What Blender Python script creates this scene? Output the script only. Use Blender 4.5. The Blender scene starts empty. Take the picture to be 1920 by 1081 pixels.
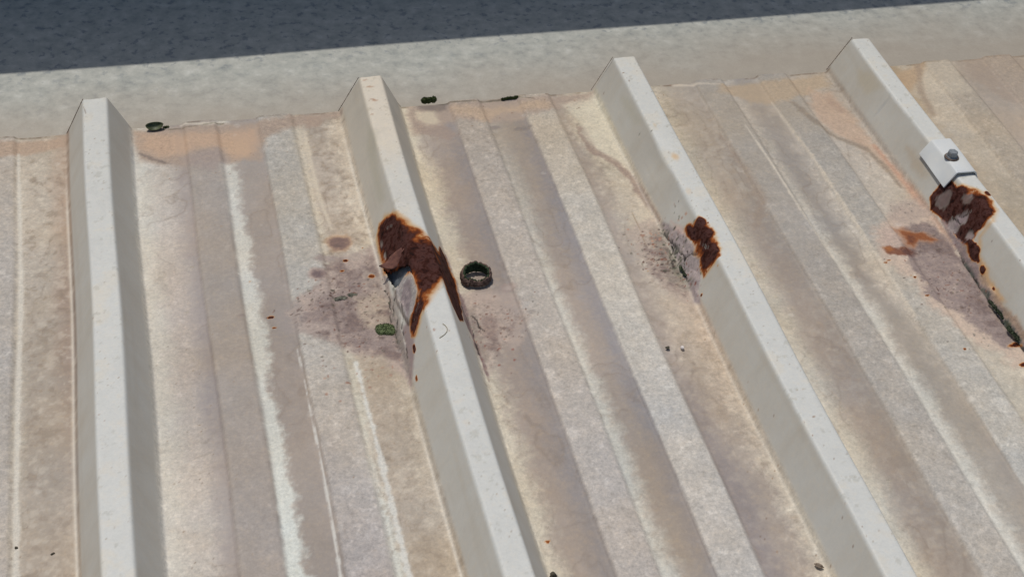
import bpy, bmesh, math, random
import numpy as np
from mathutils import Vector, Matrix, Euler

# ------------------------------------------------------------------ camera, sky, sun, exposure
scene = bpy.context.scene
COL = scene.collection
CAM_LOC = (0.17483, -0.97429, 0.65180)
CAM_ROT = (0.87202, -0.05196, -0.22958)
FOC = 2870.65                                    # focal length for a picture 1920 wide
cam_d = bpy.data.cameras.new('camera'); cam = bpy.data.objects.new('camera', cam_d); COL.objects.link(cam)
cam.location = CAM_LOC; cam.rotation_euler = CAM_ROT
cam_d.sensor_width = 36; cam_d.lens = FOC/1920*36; cam_d.clip_start = 0.01; cam_d.clip_end = 500
scene.camera = cam

SUN = Vector((-0.14, 0.33, 0.93)).normalized()
w = bpy.data.worlds.new('World'); scene.world = w; w.use_nodes = True
nt = w.node_tree
sky = nt.nodes.new('ShaderNodeTexSky'); sky.sky_type = 'NISHITA'; sky.sun_disc = False
sky.sun_elevation = math.asin(SUN.z); sky.sun_rotation = math.atan2(SUN.x, SUN.y)
sky.air_density = 1.0; sky.dust_density = 2.0; sky.ozone_density = 1.0
bg = nt.nodes['Background']; nt.links.new(sky.outputs[0], bg.inputs[0]); bg.inputs[1].default_value = 0.078
sd = bpy.data.lights.new('sun', 'SUN'); sd.energy = 2.25; sd.angle = math.radians(0.5); sd.color = (1.0, 0.955, 0.89)
so = bpy.data.objects.new('sun', sd); COL.objects.link(so); so.rotation_euler = SUN.to_track_quat('Z', 'Y').to_euler()
so.location = (0, 0, 3)
scene.view_settings.view_transform = 'Standard'; scene.view_settings.look = 'None'
scene.view_settings.exposure = 0.0; scene.view_settings.gamma = 1.0

# ------------------------------------------------------------------ helpers
RNG = np.random.RandomState(7)
random.seed(5)
def _hash(ix, iy, seed):
    n = (ix*374761393 + iy*668265263 + seed*974634777) & 0xffffffff
    n = ((n ^ (n >> 13))*1274126177) & 0xffffffff
    n = n ^ (n >> 16)
    return (n & 0xffffff)/float(0xffffff)
def vnoise(x, y, seed=0):
    ix = np.floor(x).astype(np.int64); iy = np.floor(y).astype(np.int64)
    fx = x-ix; fy = y-iy; fx = fx*fx*(3-2*fx); fy = fy*fy*(3-2*fy)
    a = _hash(ix, iy, seed); b = _hash(ix+1, iy, seed); c = _hash(ix, iy+1, seed); d = _hash(ix+1, iy+1, seed)
    return (a*(1-fx)+b*fx)*(1-fy)+(c*(1-fx)+d*fx)*fy*1.0
def fbm(x, y, size, seed=0, octaves=4, gain=0.55, ax=1.0, ay=1.0):
    """noise in -1..1 whose largest feature is `size` metres; ax, ay stretch it"""
    s = 1.0/size; v = 0; a = 1.0; t = 0
    for o in range(octaves):
        v = v + a*(vnoise(x*s/ax+17.3*o, y*s/ay-9.1*o, seed+o)*2-1); t += a; a *= gain; s *= 2.07
    return v/t*1.6
def sstep(a, b, x):
    t = np.clip((x-a)/(b-a), 0, 1); return t*t*(3-2*t)
def lin(c):
    c = np.asarray(c, float)/255.0
    return np.where(c <= 0.04045, c/12.92, ((c+0.055)/1.055)**2.4)

# ------------------------------------------------------------------ the shape of the sheeting (metres)
PITCH = 0.2; X0 = 0.1253
RH = 0.0288                                       # rib height
ribs = {}
for i in range(-3, 8):
    ribs[i] = [X0+PITCH*i, 0.0231, 0.0083, 0.0083]    # centre, half base, half top left, half top right
ribs[1][2] = 0.0073
ribs[3] = [X0+0.6-0.0005, 0.0236, 0.0072, 0.0073]
SW = 0.0021                                       # swage height
pts = []
for i in range(-3, 8):
    c, hb, tl, tr = ribs[i]
    pts += [(c-hb, 0), (c-tl, RH), (c+tr, RH), (c+hb, 0)]
    for a, b in ((.303, .425), (.578, .706)):
        g = X0+PITCH*i
        pts += [(g+PITCH*a-.0012, 0), (g+PITCH*a+.0012, SW), (g+PITCH*b-.0012, SW), (g+PITCH*b+.0012, 0)]
pts.sort()
_tx = np.arange(-0.5, 1.55, 0.0001)
_tz = np.interp(_tx, [q[0] for q in pts], [q[1] for q in pts])
_k = np.hanning(39); _k /= _k.sum(); _tz = np.convolve(_tz, _k, 'same')
_tU = np.concatenate([[0], np.cumsum(np.hypot(np.diff(_tx), np.diff(_tz)))])
def prof(x): return np.interp(x, _tx, _tz)
def UU(x): return np.interp(x, _tx, _tU)
def warp(x, y):                                   # ribs are not dead straight
    return 0.0006*np.sin(y*9+x*11) + 0.0005*np.sin(y*23+x*31)
def H0(x, y):
    z = prof(x+warp(x, y))
    return z
# photo pixel -> point of the roof (ray through the camera onto the sheeting), used to trace stains
_R = np.array(Euler(CAM_ROT).to_matrix())
def at(px, py, z=None):
    d = _R @ np.array([(px-960)/FOC, -(py-540.5)/FOC, -1.0]); o = np.array(CAM_LOC)
    if z is not None:
        t = (z-o[2])/d[2]; q = o+d*t; return np.array([q[0], q[1], z])
    zz = np.linspace(0.031, -0.001, 320); t = (zz-o[2])/d[2]
    X = o[0]+d[0]*t; Y = o[1]+d[1]*t; h = H0(X, Y)
    k = np.argmax(zz <= h)
    return np.array([X[k], Y[k], h[k]])
def surf(l):                                      # photo points -> (U, y)
    q = np.array([at(a[0], a[1]) for a in l]); return np.stack([UU(q[:, 0]), q[:, 1]], 1)
def seg_d(px, py, A, B):
    d = B-A; L = d@d+1e-12
    t = np.clip(((px-A[0])*d[0]+(py-A[1])*d[1])/L, 0, 1)
    return np.hypot(px-A[0]-t*d[0], py-A[1]-t*d[1]), t
def poly_sd(px, py, P):                           # signed distance, negative inside
    m = np.full(px.shape, 1e9); ins = np.zeros(px.shape, bool)
    n = len(P)
    for i in range(n):
        A = P[i]; B = P[(i+1) % n]
        m = np.minimum(m, seg_d(px, py, A, B)[0])
        c = ((A[1] > py) != (B[1] > py)) & (px < (B[0]-A[0])*(py-A[1])/(B[1]-A[1]+1e-15)+A[0])
        ins ^= c
    return np.where(ins, -m, m)

# ------------------------------------------------------------------ traced shapes (photo pixels)
RUST2 = [(714,486),(709,462),(707,440),(712,420),(722,408),(738,397),(748,405),(758,415),(772,425),(782,440),(795,452),(806,460),(815,473),(822,487),(829,500),(830,515),(824,530),(812,542),(800,553),(795,570),(788,590),(784,610),(780,628),(773,625),(770,600),(781,570),(784,545),(779,520),(774,512),(758,512),(742,516),(720,512)]
RUST2R = [(818,478),(828,468),(836,485),(848,515),(860,555),(868,600),(861,598),(850,575),(838,545),(830,520)]
MAUVE2R = [(836,478),(846,500),(868,555),(893,635),(916,698),(919,714),(904,680),(884,630),(867,592),(852,545)]
RUST3 = [(1282,427),(1290,418),(1298,422),(1308,405),(1318,410),(1331,425),(1338,440),(1346,462),(1346,478),(1336,492),(1326,508),(1319,517),(1316,505),(1314,475),(1302,470),(1302,455),(1288,440)]
MAUVE3 = [(1240,420),(1258,425),(1276,434),(1300,453),(1304,470),(1313,474),(1314,520),(1308,545),(1314,568),(1303,563),(1285,520),(1262,475)]
RUST4 = [(1746,388),(1743,370),(1752,360),(1765,345),(1780,340),(1792,352),(1812,349),(1832,355),(1850,366),(1863,388),(1860,405),(1845,425),(1830,438),(1822,450),(1830,465),(1833,490),(1822,485),(1812,466),(1800,452),(1790,436),(1776,418),(1762,405)]
MAUVE4 = [(1758,402),(1790,412),(1822,452),(1832,470),(1843,505),(1852,530),(1872,556),(1902,592),(1940,640),(1945,680),(1915,642),(1888,606),(1850,560),(1815,505),(1788,462)]
HOLE2 = [(717,502),(727,507),(736,505),(750,498),(764,492),(770,498),(773,512),(766,506),(758,512),(751,524),(742,533),(733,530),(727,520)]
PLATE2 = [(765,503),(774,512),(783,530),(784,555),(778,580),(775,602),(767,603),(755,580),(744,560),(742,540),(752,522)]
POLY = {k: surf(v) for k, v in dict(RUST2=RUST2, RUST2R=RUST2R, MAUVE2R=MAUVE2R, RUST3=RUST3, MAUVE3=MAUVE3, RUST4=RUST4, MAUVE4=MAUVE4, HOLE2=HOLE2, PLATE2=PLATE2).items()}
CRACKS = [  # polyline, half width mm, depth mm
    ([(740,556),(737,575),(746,600),(743,625),(748,650)], .5, 1.6), ([(1243,437),(1256,455),(1272,470),(1284,484)], .8, 2.0),
    ([(1280,484),(1288,478),(1296,472),(1308,470)], .7, 2.0), ([(1281,484),(1282,505),(1288,525)], .5, 1.5),
    ([(1302,445),(1314,453),(1326,462)], .6, .8), ([(1786,400),(1796,406),(1803,412)], .8, 1.2), ([(1800,396),(1812,396),(1820,392)], .7, 1.2),
    ([(1797,470),(1806,490),(1826,518),(1848,552),(1872,590),(1902,628),(1925,660)], .7, 2.2),
    ([(866,575),(884,620),(900,665)], .5, 1.0), ([(752,560),(757,585),(754,612),(762,640),(766,668)], .45, 1.4), ([(722,545),(732,560),(728,585),(735,605)], .4, .8), ([(784,545),(785,565),(779,590),(776,604)], .5, 1.4), ([(885,590),(895,600),(899,612),(908,618)], .35, .6), ([(1262,462),(1254,480),(1262,500)], .4, .8), ([(722,430),(730,424),(737,420)], .5, .6), ([(722,466),(728,462)], .6, 1.0)]

def damage(x, y, U):
    z = np.zeros_like(x)
    box = (x > .28) & (x < .75) & (y > -.42) & (y < -.08)
    if not box.any(): return z
    xb, yb, ub = x[box], y[box], U[box]; zb = np.zeros_like(xb)
    for k, am, so_ in (('RUST2', .0016, .006), ('PLATE2', .0016, .003), ('MAUVE3', .0022, .004), ('RUST3', .0010, .004), ('RUST4', .0022, .004), ('MAUVE4', .0020, .003), ('MAUVE2R', .0010, .003), ('RUST2R', .0006, .003)):
        d = poly_sd(ub, yb, POLY[k]); m = sstep(so_*.5, -so_, d)
        zb += m*am*fbm(ub, yb, .011, 40, 4, .6)
    # crumpled grey piece stands proud beside the hole
    d = poly_sd(ub, yb, POLY['PLATE2']); zb += sstep(.0006, -.0006, d)*(.0022+.0012*fbm(ub, yb, .0045, 77, 4, .65))
    # the rib is pushed in around each tear
    for (cx, cy, rx, ry, a) in ((750, 545, .010, .030, -.0042), (1290, 480, .008, .020, -.0040), (1788, 405, .008, .018, -.0042), (745, 440, .005, .012, -.0016), (1236, 296, .0065, .018, -.0040), (1280, 372, .005, .020, -.0028), (1262, 345, .004, .010, .0010), (900, 700, .006, .03, -.0006), (178, 430, .006, .03, -.0007), (1650, 190, .006, .03, -.0012)):
        c = at(cx, cy); zb += a*np.exp(-((xb-c[0])/rx)**2-((yb-c[1])/ry)**2)*np.clip(prof(xb)/.012, 0, 1)
    for pl, hw, dp in CRACKS:
        P = surf(pl); wob = .0006*fbm(ub, yb, .005, 61, 3)
        for i in range(len(P)-1):
            dd, t = seg_d(ub+wob, yb+wob, P[i], P[i+1]); zb -= dp*.001*.6*sstep(hw*.0014, hw*.0004, dd)
    # thick scabs of dirt on the pan near the tears
    for (cx, cy, r, a) in ((648, 556, .006, .0010), (725, 600, .010, .0006), (1265, 490, .008, .0008), (1262, 455, .006, .0006), (880, 600, .008, .0006), (700, 560, .010, .0004)):
        c = at(cx, cy, 0); g = np.exp(-((xb-c[0])**2+(yb-c[1])**2)/r**2); zb += a*g*(1+1.2*fbm(xb, yb, .005, 90, 4))
    z[box] = zb
    return z
def H(x, y, U=None):
    if U is None: U = UU(x+warp(x, y))
    return H0(x, y)+damage(x, y, U)+.00025*fbm(x, y, .09, 3, 3, .5, 1, 3)

# ------------------------------------------------------------------ wear, dirt and stains of the sheeting
CR=(212,202,182); WH=(215,215,206); LG=(192,183,174); BG=(180,168,158); BR=(166,149,136); PU=(152,144,144); TN=(190,177,155)
# per gap, per strip: rows at y = -.05, -.23, -.45; in each row left, middle, right
G = {
 -1: {0:[[BG]*3]*3, 1:[[LG]*3]*3, 2:[[BG]*3]*3, 3:[[(190,181,171)]*3]*3,
      4:[[(203,192,175),(192,180,164),(178,153,134)], [(200,188,170),(177,162,145),(165,143,127)], [(206,199,184),(174,160,145),(186,172,155)]]},
 0: {0:[[(207,202,190),(198,188,176),(166,152,145)], [(207,199,184),(188,174,163),(158,147,144)], [(207,199,185),(201,190,176),(164,150,142)]],
     1:[[(176,164,154)]*3, [(172,160,150)]*3, [(176,164,155)]*3],
     2:[[(200,196,184),(165,152,142),(164,151,142)], [(207,204,192),(163,149,139),(164,150,140)], [(215,218,208),(165,151,140),(166,152,142)]],
     3:[[(186,180,170)]*3, [(190,183,172)]*3, [(188,178,172)]*3],
     4:[[(206,192,168),(180,165,149),(203,187,165)], [(207,196,174),(190,172,152),(204,190,168)], [(214,216,206),(184,168,149),(192,176,155)]]},
 1: {0:[[(212,198,172),(172,155,142),(152,143,142)], [(210,198,176),(168,150,138),(152,143,141)], [(206,196,176),(170,153,139),(150,141,138)]],
     1:[[(186,174,162)]*3, [(195,185,174)]*3, [(192,183,175)]*3],
     2:[[(180,168,154),(170,156,143),(152,144,144)], [(202,197,183),(168,152,140),(149,142,143)], [(205,202,190),(169,155,142),(152,144,142)]],
     3:[[(195,184,168)]*3, [(203,195,182)]*3, [(196,192,187)]*3],
     4:[[(176,161,147),(202,190,166),(213,203,178)], [(170,155,143),(188,172,154),(190,168,148)], [(160,148,145),(178,162,148),(212,199,177)]]},
 2: {0:[[(190,178,158),(176,162,146),(168,156,144)], [(198,186,166),(169,152,138),(160,148,138)], [(205,198,182),(168,153,140),(160,148,137)]],
     1:[[(175,165,153)]*3, [(178,168,157)]*3, [(188,182,174)]*3],
     2:[[(186,175,160),(163,152,142),(174,162,149)], [(206,198,182),(164,153,142),(200,187,168)], [(210,207,195),(176,165,151),(170,157,143)]],
     3:[[(177,167,155)]*3, [(188,179,166)]*3, [(198,193,183)]*3],
     4:[[(183,169,153)]*3, [(201,187,168)]*3, [(197,189,171)]*3]},
 3: {0:[[(182,160,132),(188,174,154),(188,174,154)], [(184,170,150)]*3, [(184,170,150)]*3], 1:[[(184,170,152)]*3]*3, 2:[[(178,162,146)]*3]*3, 3:[[(184,170,152)]*3]*3, 4:[[(180,166,148)]*3]*3}}
for k in (-4, -3, -2): G[k] = G[0]
for k in (4, 5, 6, 7, 8): G[k] = G[3]
SE = [0.1155, .303, .425, .578, .706, 0.8845]      # strip edges in fractions of the pitch

def paint(x, y):
    """albedo (sRGB 0-255), rust 0-1, fine-texture amount 0-1 for points of the roof"""
    xw = x+warp(x, y); U = UU(xw); z = prof(xw)
    n1 = fbm(x, y, .030, 1, 5, .6, 1, 2.0); n2 = fbm(x, y, .006, 11, 4, .6); n3 = fbm(x, y, .0032, 23, 3, .7); n4 = fbm(x, y, .012, 31, 5, .65)
    C = np.zeros((len(x), 3)); grain = np.zeros(len(x)); rust = np.zeros(len(x)); bare = np.zeros(len(x))
    nd = fbm(U, y, .014, 131, 3, .5); nc = fbm(U, y, .008, 141, 4, .6)
    g = np.floor((xw-X0)/PITCH).astype(int); u = (xw-X0)/PITCH-g
    edge = .004*n2+.002*n3
    ue = u+edge*.35
    yk = np.array([-.45, -.23, -.05]); Wt = np.zeros(len(x))
    fade = 1+1.6*sstep(-.12, -.03, y)+.8*n1                      # edges are softer near the sheet end
    bw = [0, .0045, .011, .0045, .011, 0]                       # blend half width at each strip edge (fraction of the pitch)
    for gi in range(-4, 9):
        for s in range(5):
            a, b = SE[s], SE[s+1]
            wl = np.clip(bw[s]*(1.7 if gi >= 2 else 1)*np.clip(fade, .5, 3), .002, .04); wr = np.clip(bw[s+1]*(1.7 if gi >= 2 else 1)*np.clip(fade, .5, 3), .002, .04)
            wgt = (g == gi)*(sstep(-1, 1, (ue-a)/wl) if s else 1.0)*((1-sstep(-1, 1, (ue-b)/wr)) if s < 4 else 1.0)
            m = wgt > 0
            if not m.any(): continue
            rag = (.09*n1[m]+.07*n4[m]+.08*n2[m]+.07*n3[m])
            t = np.clip((u[m]-a)/(b-a), -.2, 1.2)
            if s in (0, 2, 4): tt = t+rag*np.clip(np.minimum(t, 1-t)*5+.25, 0, 1)
            else: tt = t
            rows = []
            tp = np.array([.12, .48, .62, .98]) if s in (0, 4) else np.array([.10, .44, .58, .98])
            if s == 2 and gi == 0: tp = np.array([.20, .40, .7, .97])
            if s == 4 and gi in (-1, 0): tp = np.array([.08, .28, .6, .97])
            for r in range(3):
                L, M, R_ = [np.array(q, float) for q in G[gi][s][2-r]]
                keys = np.array([L, M, M, R_])
                rows.append(np.stack([np.interp(tt, tp, keys[:, c]) for c in range(3)], 1))
            ym = y[m]+.03*n1[m]
            w0 = np.clip((ym-yk[0])/(yk[1]-yk[0]), 0, 1)[:, None]; w1 = np.clip((ym-yk[1])/(yk[2]-yk[1]), 0, 1)[:, None]
            cc = rows[0]*(1-w0)+(rows[1]*(1-w1)+rows[2]*w1)*w0
            C[m] += cc*wgt[m][:, None]; Wt[m] += wgt[m]
            grain[m] += (.95 if s in (1, 3) else .75)*(1-.72*sstep(176, 158, cc.mean(1)))*wgt[m]
    C /= np.maximum(Wt, 1e-6)[:, None]; grain /= np.maximum(Wt, 1e-6)
    # mottling of the dirt
    C *= (1+.022*n1+.018*n4)[:, None]
    C += (np.array([4, 0, -5.])*np.clip(fbm(x, y, .05, 51, 4), -1, 1)[:, None])
    # chalky bloom flecks on the raised strips
    fl = sstep(.55, .95, n2+.6*n3)*grain; pit = sstep(.60, 1.0, -n2-.6*n3+.3*n4)*grain
    C -= (pit*9)[:, None]*np.array([.9, 1, 1.1]); C += (fl*15)[:, None]*np.array([1, 1, .95])
    rdg = np.clip(1-np.abs(fbm(x, y, .0050, 151, 3, .6))*3.2, 0, 1)*np.clip(.35+n4, 0, 1)*grain
    C += (rdg*12-2.5*grain)[:, None]
    pf = fbm(x, y, .060, 201, 4, .5, 1, 1.6); low = ((ue < SE[1]) | ((ue > SE[2]) & (ue < SE[3])) | (ue > SE[4]))
    for lv, o_ in ((-.25, .30), (.05, .26), (.35, .30)):
        tl_ = np.exp(-((pf-lv+.04*n2)/.018)**2)*low*o_*sstep(-.3, .5, n1); C = C*(1-tl_[:, None])+np.array([140, 122, 108.])*tl_[:, None]
        C = C+(low*sstep(lv+.0, lv+.10, pf)*3.0-1.2)[:, None]
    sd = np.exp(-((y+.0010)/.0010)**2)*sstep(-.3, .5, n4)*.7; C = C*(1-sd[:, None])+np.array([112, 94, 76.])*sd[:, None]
    mot = (((g == -1) & (ue > SE[4]))*1. + ((g == 0) & (ue > SE[4]))*.9 + ((g == 2) & (ue < SE[1]))*.45 + ((g == 1) & (ue > SE[4]))*.4)*np.clip(.7+.5*n1, 0, 1)
    a_ = (sstep(.15, .7, n2+.6*n3)*mot*.42)[:, None]; C = C*(1-a_)+np.array([206, 196, 178.])*a_
    a_ = (sstep(.15, .8, -n2-.5*n3+.3*n4)*mot*.38)[:, None]; C = C*(1-a_)+np.array([138, 118, 100.])*a_
    # thin clean line at the foot of the ribs, left side
    pan = z < .0035
    # --- layers traced from the place
    def lay(m, col, op=1.0):
        nonlocal C
        m = (m*op)[:, None]; C = C*(1-m)+np.array(col, float)*m
    def near(P, pad):
        return (U > P[:, 0].min()-pad) & (U < P[:, 0].max()+pad) & (y > P[:, 1].min()-pad) & (y < P[:, 1].max()+pad)
    def poly(l, col, soft=1.5, rag=1.5, op=1.0, pr=None):
        P = POLY[l] if isinstance(l, str) else surf(l)
        k = near(P, .012+.001*soft)
        d = poly_sd(U[k], y[k], P)+rag*.001*(n4[k]*.6+n2[k]*.6+n3[k]*.35)
        m = np.zeros(len(x)); m[k] = sstep(soft*.001, -soft*.001, d)
        if col is not None: lay(m, col, op)
        return m*op
    def stroke(l, col, soft=1.0, rag=1.0, op=1.0):
        P = surf(l); W = np.array([q[2] for q in l])*.001
        k = near(P, .012+W.max()); best = np.full(k.sum(), 1e9)
        for i in range(len(P)-1):
            d, t = seg_d(U[k], y[k], P[i], P[i+1]); best = np.minimum(best, d-(W[i]*(1-t)+W[i+1]*t))
        best += rag*.001*(n4[k]*.5+n2[k]*.6+n3[k]*.4)
        m = np.zeros(len(x)); m[k] = sstep(soft*.001, -soft*.001, best)
        if col is not None: lay(m, col, op)
        return m*op
    def blob(px, py, rx, ry, col, soft=.5, rag=.4, op=1.0, r=None):
        P = surf([(px, py)])[0]; k = (np.abs(U-P[0]) < .03) & (np.abs(y-P[1]) < .03)
        d = (np.hypot((U[k]-P[0])/(rx*.001), (y[k]-P[1])/(ry*.001))-1)*min(rx, ry)*.001+rag*.001*(n2[k]*.7+n3[k]*.5)
        m = np.zeros(len(x)); m[k] = sstep(soft*.001, -soft*.001, d)
        if col is not None: lay(m, col, op)
        return m*op
    # ochre silt along the end of the sheets
    yb = y+.004*n4+.003*n2
    OCH = (196,160,130)
    poly([(-20,266),(122,258),(122,275),(60,290),(20,293),(-20,300)], (190,160,136), 3, 2, .85)
    poly([(250,246),(330,240),(480,230),(560,218),(640,206),(640,216),(590,225),(560,240),(520,250),(500,262),(490,300),(460,300),(430,308),(410,302),(390,300),(355,306),(300,310),(262,300),(252,270)], (178,156,140), 4, 2.5, .95)
    poly([(262,250),(300,252),(400,246),(480,240),(492,262),(470,290),(440,300),(425,280),(380,275),(340,290),(300,292),(265,278)], (206,168,138), 6, 3.5, .75)
    poly([(418,262),(470,262),(470,285),(436,300),(420,285)], (212,172,134), 6, 3.5, .35)
    poly([(340,296),(410,276),(432,300),(400,320),(355,310)], (166,150,145), 4, 2, .7)
    stroke([(262,288,1.0),(285,298,1.5),(320,308,1.0)], (132,118,112), 1.2, 1.0, .75)
    stroke([(340,236,.8),(395,232,1.8),(420,229,.8)], (214,204,186), 1.0, 1.0, .8)
    poly([(570,218),(605,214),(602,238),(575,240)], (178,153,136), 3, 1.5, .8)
    poly([(760,198),(860,190),(960,186),(1110,170),(1112,190),(1090,196),(1060,200),(1020,206),(960,226),(925,230),(900,224),(860,220),(830,232),(800,248),(775,250),(765,220)], (180,158,142), 4, 2.5, .9)
    poly([(840,200),(900,198),(1020,186),(1030,200),(960,210),(930,214),(905,230),(890,215),(850,214)], (200,170,140), 4, 3, .7)
    poly([(780,196),(835,192),(836,205),(810,208),(785,203)], (128,116,110), 3, 1.5, .75)
    poly([(778,208),(812,206),(822,226),(800,232),(782,222)], (208,192,166), 2.5, 2, .9)
    poly([(772,225),(785,245),(840,262),(860,250),(830,232),(800,240)], (168,146,134), 3, 2, .7)
    blob(925,238,4.5,2.5,(140,128,124),1.5,1.5,.7); blob(980,240,5.5,2.5,(138,128,124),1.5,1.5,.75); blob(990,250,3,4,(146,138,140),2,1,.6)
    stroke([(780,193,.5),(840,192,.6),(900,189,.5),(960,184,.8),(1000,182,.3)], (96,88,72), .6, .8, .75)
    stroke([(300,243,.5),(360,237,.5),(420,232,.3)], (96,88,68), .5, .8, .7)
    stroke([(1222,157,.7),(1255,156,.9),(1270,155,.3)], (120,48,30), .5, .8, .85)
    stroke([(1262,158,1.6),(1350,155,1.0)], (214,200,180), 1.2, .8, .7)
    poly([(1350,154),(1440,150),(1545,137),(1560,160),(1530,170),(1480,185),(1440,195),(1410,190),(1380,180),(1350,172)], (190,165,136), 4, 2.5, .85)
    poly([(1520,165),(1560,172),(1600,215),(1640,265),(1690,325),(1756,408),(1790,460),(1780,462),(1735,405),(1690,350),(1655,310),(1620,276),(1570,252),(1530,215)], (202,164,136), 4.5, 3, .6)
    stroke([(1640,270,1.4),(1690,332,2.2),(1750,410,2.4),(1790,462,1.8)], (198,146,120), 2.4, .8, .7)
    stroke([(1555,185,2.5),(1580,205,2.5)], (178,148,128), 3, 1.5, .7)
    stroke([(1490,190,1.5),(1525,222,2.8),(1570,256,2.5),(1625,276,2.0),(1665,318,2.2),(1690,350,1)], (152,136,120), 2.0, 1.5, .75)
    poly([(1640,132),(1730,107),(1740,118),(1725,150),(1715,160),(1700,165)], (192,160,126), 3, 1.5, .85)
    stroke([(1722,112,2.5),(1726,165,2.5),(1752,212,2.5)], (168,146,126), 2.5, 1, .7)
    poly([(1735,112),(1790,103),(1800,140),(1830,170),(1790,175),(1745,170),(1730,150)], (204,190,168), 3, 2, .55)
    poly([(1795,100),(1920,92),(1930,200),(1870,175),(1820,140)], (176,155,138), 5, 3, .6)
    # brown tide line beside rib three
    stroke([(1090,240,4),(1110,280,4),(1150,300,3.5),(1185,335,3.2),(1210,375,3.0),(1232,412,2.2)], (164,140,126), 1.8, 1.6, .85)
    poly([(1055,196),(1110,180),(1130,215),(1155,255),(1180,300),(1168,305),(1130,285),(1100,262),(1085,225)], (214,204,180), 3.5, 3, .7)
    poly([(1185,395),(1215,385),(1236,420),(1235,450),(1205,440),(1180,420)], (210,196,172), 3, 3.5, .6)
    stroke([(1228,150,.1),(1245,185,.1)], (120,100,86), .4, .2, .0)
    stroke([(1348,250,1.2),(1400,320,2.6),(1430,375,3.8),(1420,420,3)], (162,142,126), 3, 2, .55)
    # soft pink and mauve silt round the tears
    PK=(180,158,148); MV=(150,131,127)
    poly([(540,590),(560,560),(600,530),(600,500),(640,480),(700,465),(716,480),(740,560),(775,680),(778,730),(765,700),(720,672),(670,665),(640,650),(580,628),(545,612)], PK, 4, 4, .8)
    poly([(560,600),(600,560),(640,545),(680,500),(715,490),(735,560),(745,600),(770,650),(772,685),(740,670),(700,655),(668,655),(640,625),(600,605)], MV, 3, 4, .75)
    poly([(665,560),(700,550),(730,545),(735,600),(712,618),(680,615)], (188,168,146), 4, 3, .8)
    poly([(680,505),(715,495),(728,530),(732,560),(705,550),(680,540)], (178,160,147), 3, 2, .7)
    poly([(520,575),(560,562),(572,590),(560,620),(530,625),(515,600)], (160,150,146), 4, 2.5, .6)
    poly([(655,640),(745,632),(768,660),(755,672),(700,655)], (158,140,136), 3, 2, .5)
    poly([(868,555),(900,540),(965,545),(992,590),(985,630),(965,650),(945,640),(928,665),(925,690),(917,700),(893,635)], (184,164,152), 4, 3.5, .8)
    poly([(905,590),(925,590),(935,610),(925,640),(905,625)], (140,116,110), 3, 2, .7)
    poly([(874,575),(890,575),(900,620),(915,665),(908,680),(890,630)], (152,136,126), 2, 2, .7)
    poly([(862,545),(925,545),(940,560),(880,575)], (196,172,156), 3, 2, .5)
    blob(955,538,6,4.2,(176,150,140),1.2,1.2,.6); blob(955,538,3.5,2.2,(186,170,160),1,1,.6)
    blob(998,582,2.5,2,(158,148,142),1,.8,.6); blob(970,585,2,5,(160,150,148),2,1.5,.5)
    poly([(1175,430),(1215,405),(1250,420),(1272,470),(1300,540),(1312,568),(1285,562),(1250,545),(1220,515),(1195,478)], (186,166,152), 3, 4, .7)
    poly([(1215,430),(1240,418),(1258,440),(1282,485),(1300,540),(1285,545),(1255,525),(1235,490)], (150,138,126), 3, 4, .75)
    poly([(1250,470),(1280,485),(1292,530),(1275,525),(1258,500)], (120,116,100), 2, 3, .6)
    poly([(1640,440),(1650,420),(1690,390),(1735,385),(1790,462),(1860,570),(1915,645),(1940,690),(1900,690),(1870,650),(1830,640),(1790,605),(1740,570),(1720,530),(1690,505),(1650,480)], (206,180,160), 5, 5, .85)
    poly([(1690,425),(1740,410),(1790,462),(1860,570),(1912,642),(1890,650),(1850,625),(1810,590),(1770,568),(1745,555),(1735,525),(1712,505),(1695,480)], (154,135,131), 2.5, 4.5, .95)
    poly([(1665,380),(1720,370),(1745,400),(1700,420),(1670,410)], (180,160,148), 5, 3, .7)
    poly([(1650,430),(1690,420),(1700,460),(1660,470)], (192,165,152), 4, 2, .6)
    for P_ in ([(540,590),(560,560),(600,530),(600,500),(640,480),(700,480),(740,560),(775,680),(765,700),(720,672),(670,665),(640,650),(580,628)], [(868,560),(925,560),(985,590),(950,640),(918,700),(893,635)], [(1190,440),(1240,420),(1272,470),(1300,540),(1285,560),(1220,515)], [(1690,430),(1740,410),(1790,462),(1912,642),(1850,625),(1770,568),(1712,505)]):
        mk = poly(P_, None, 5, 4, 1); lay(mk*sstep(-.1, .7, n4+.3*n2), (124,102,99), .65); lay(mk*sstep(.1, .8, -n4+.4*n3), (202,178,162), .35); lay(mk*sstep(.55, .95, n3+.4*n2), (98,78,74), .55)
        grain = np.maximum(grain, mk*.9)
    # round stains
    m = blob(637,455,9.0,9.6,(206,160,120),2.2,1.6,.8); blob(637,456,7.2,7.2,(132,102,96),2.2,2.0,.95); blob(633,462,2.5,1.4,(110,90,84),1,1.2,.6)
    blob(596,513,6.4,6.2,(178,154,144),2.0,1.2,.9); blob(598,513,4.2,4.0,(124,104,106),1.8,1.2,.95)
    blob(612,486,7.5,3.6,(162,144,140),1.6,.8,.75); blob(665,482,6,4,(184,168,156),2,1,.6)
    blob(455,590,2.6,1.2,(150,132,126),.8,.6,.5); blob(985,520,2,1,(168,158,150),1,.8,.5)
    for (a, b) in ((300,520),(352,585),(363,500)): blob(a,b,1.2,.8,(170,158,140),.6,.5,.6)
    gm_ = C.mean(1)[:, None]; C = gm_+(C-gm_)*.80
    C = C*np.interp(gm_, [120, 150, 175, 200, 215], [.94, .955, .978, .995, .995])-np.array([-.6, .2, 3.2])
    # the ribs themselves keep their factory white; a little grime in streaks
    rb = sstep(.0022, .006, z)
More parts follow.
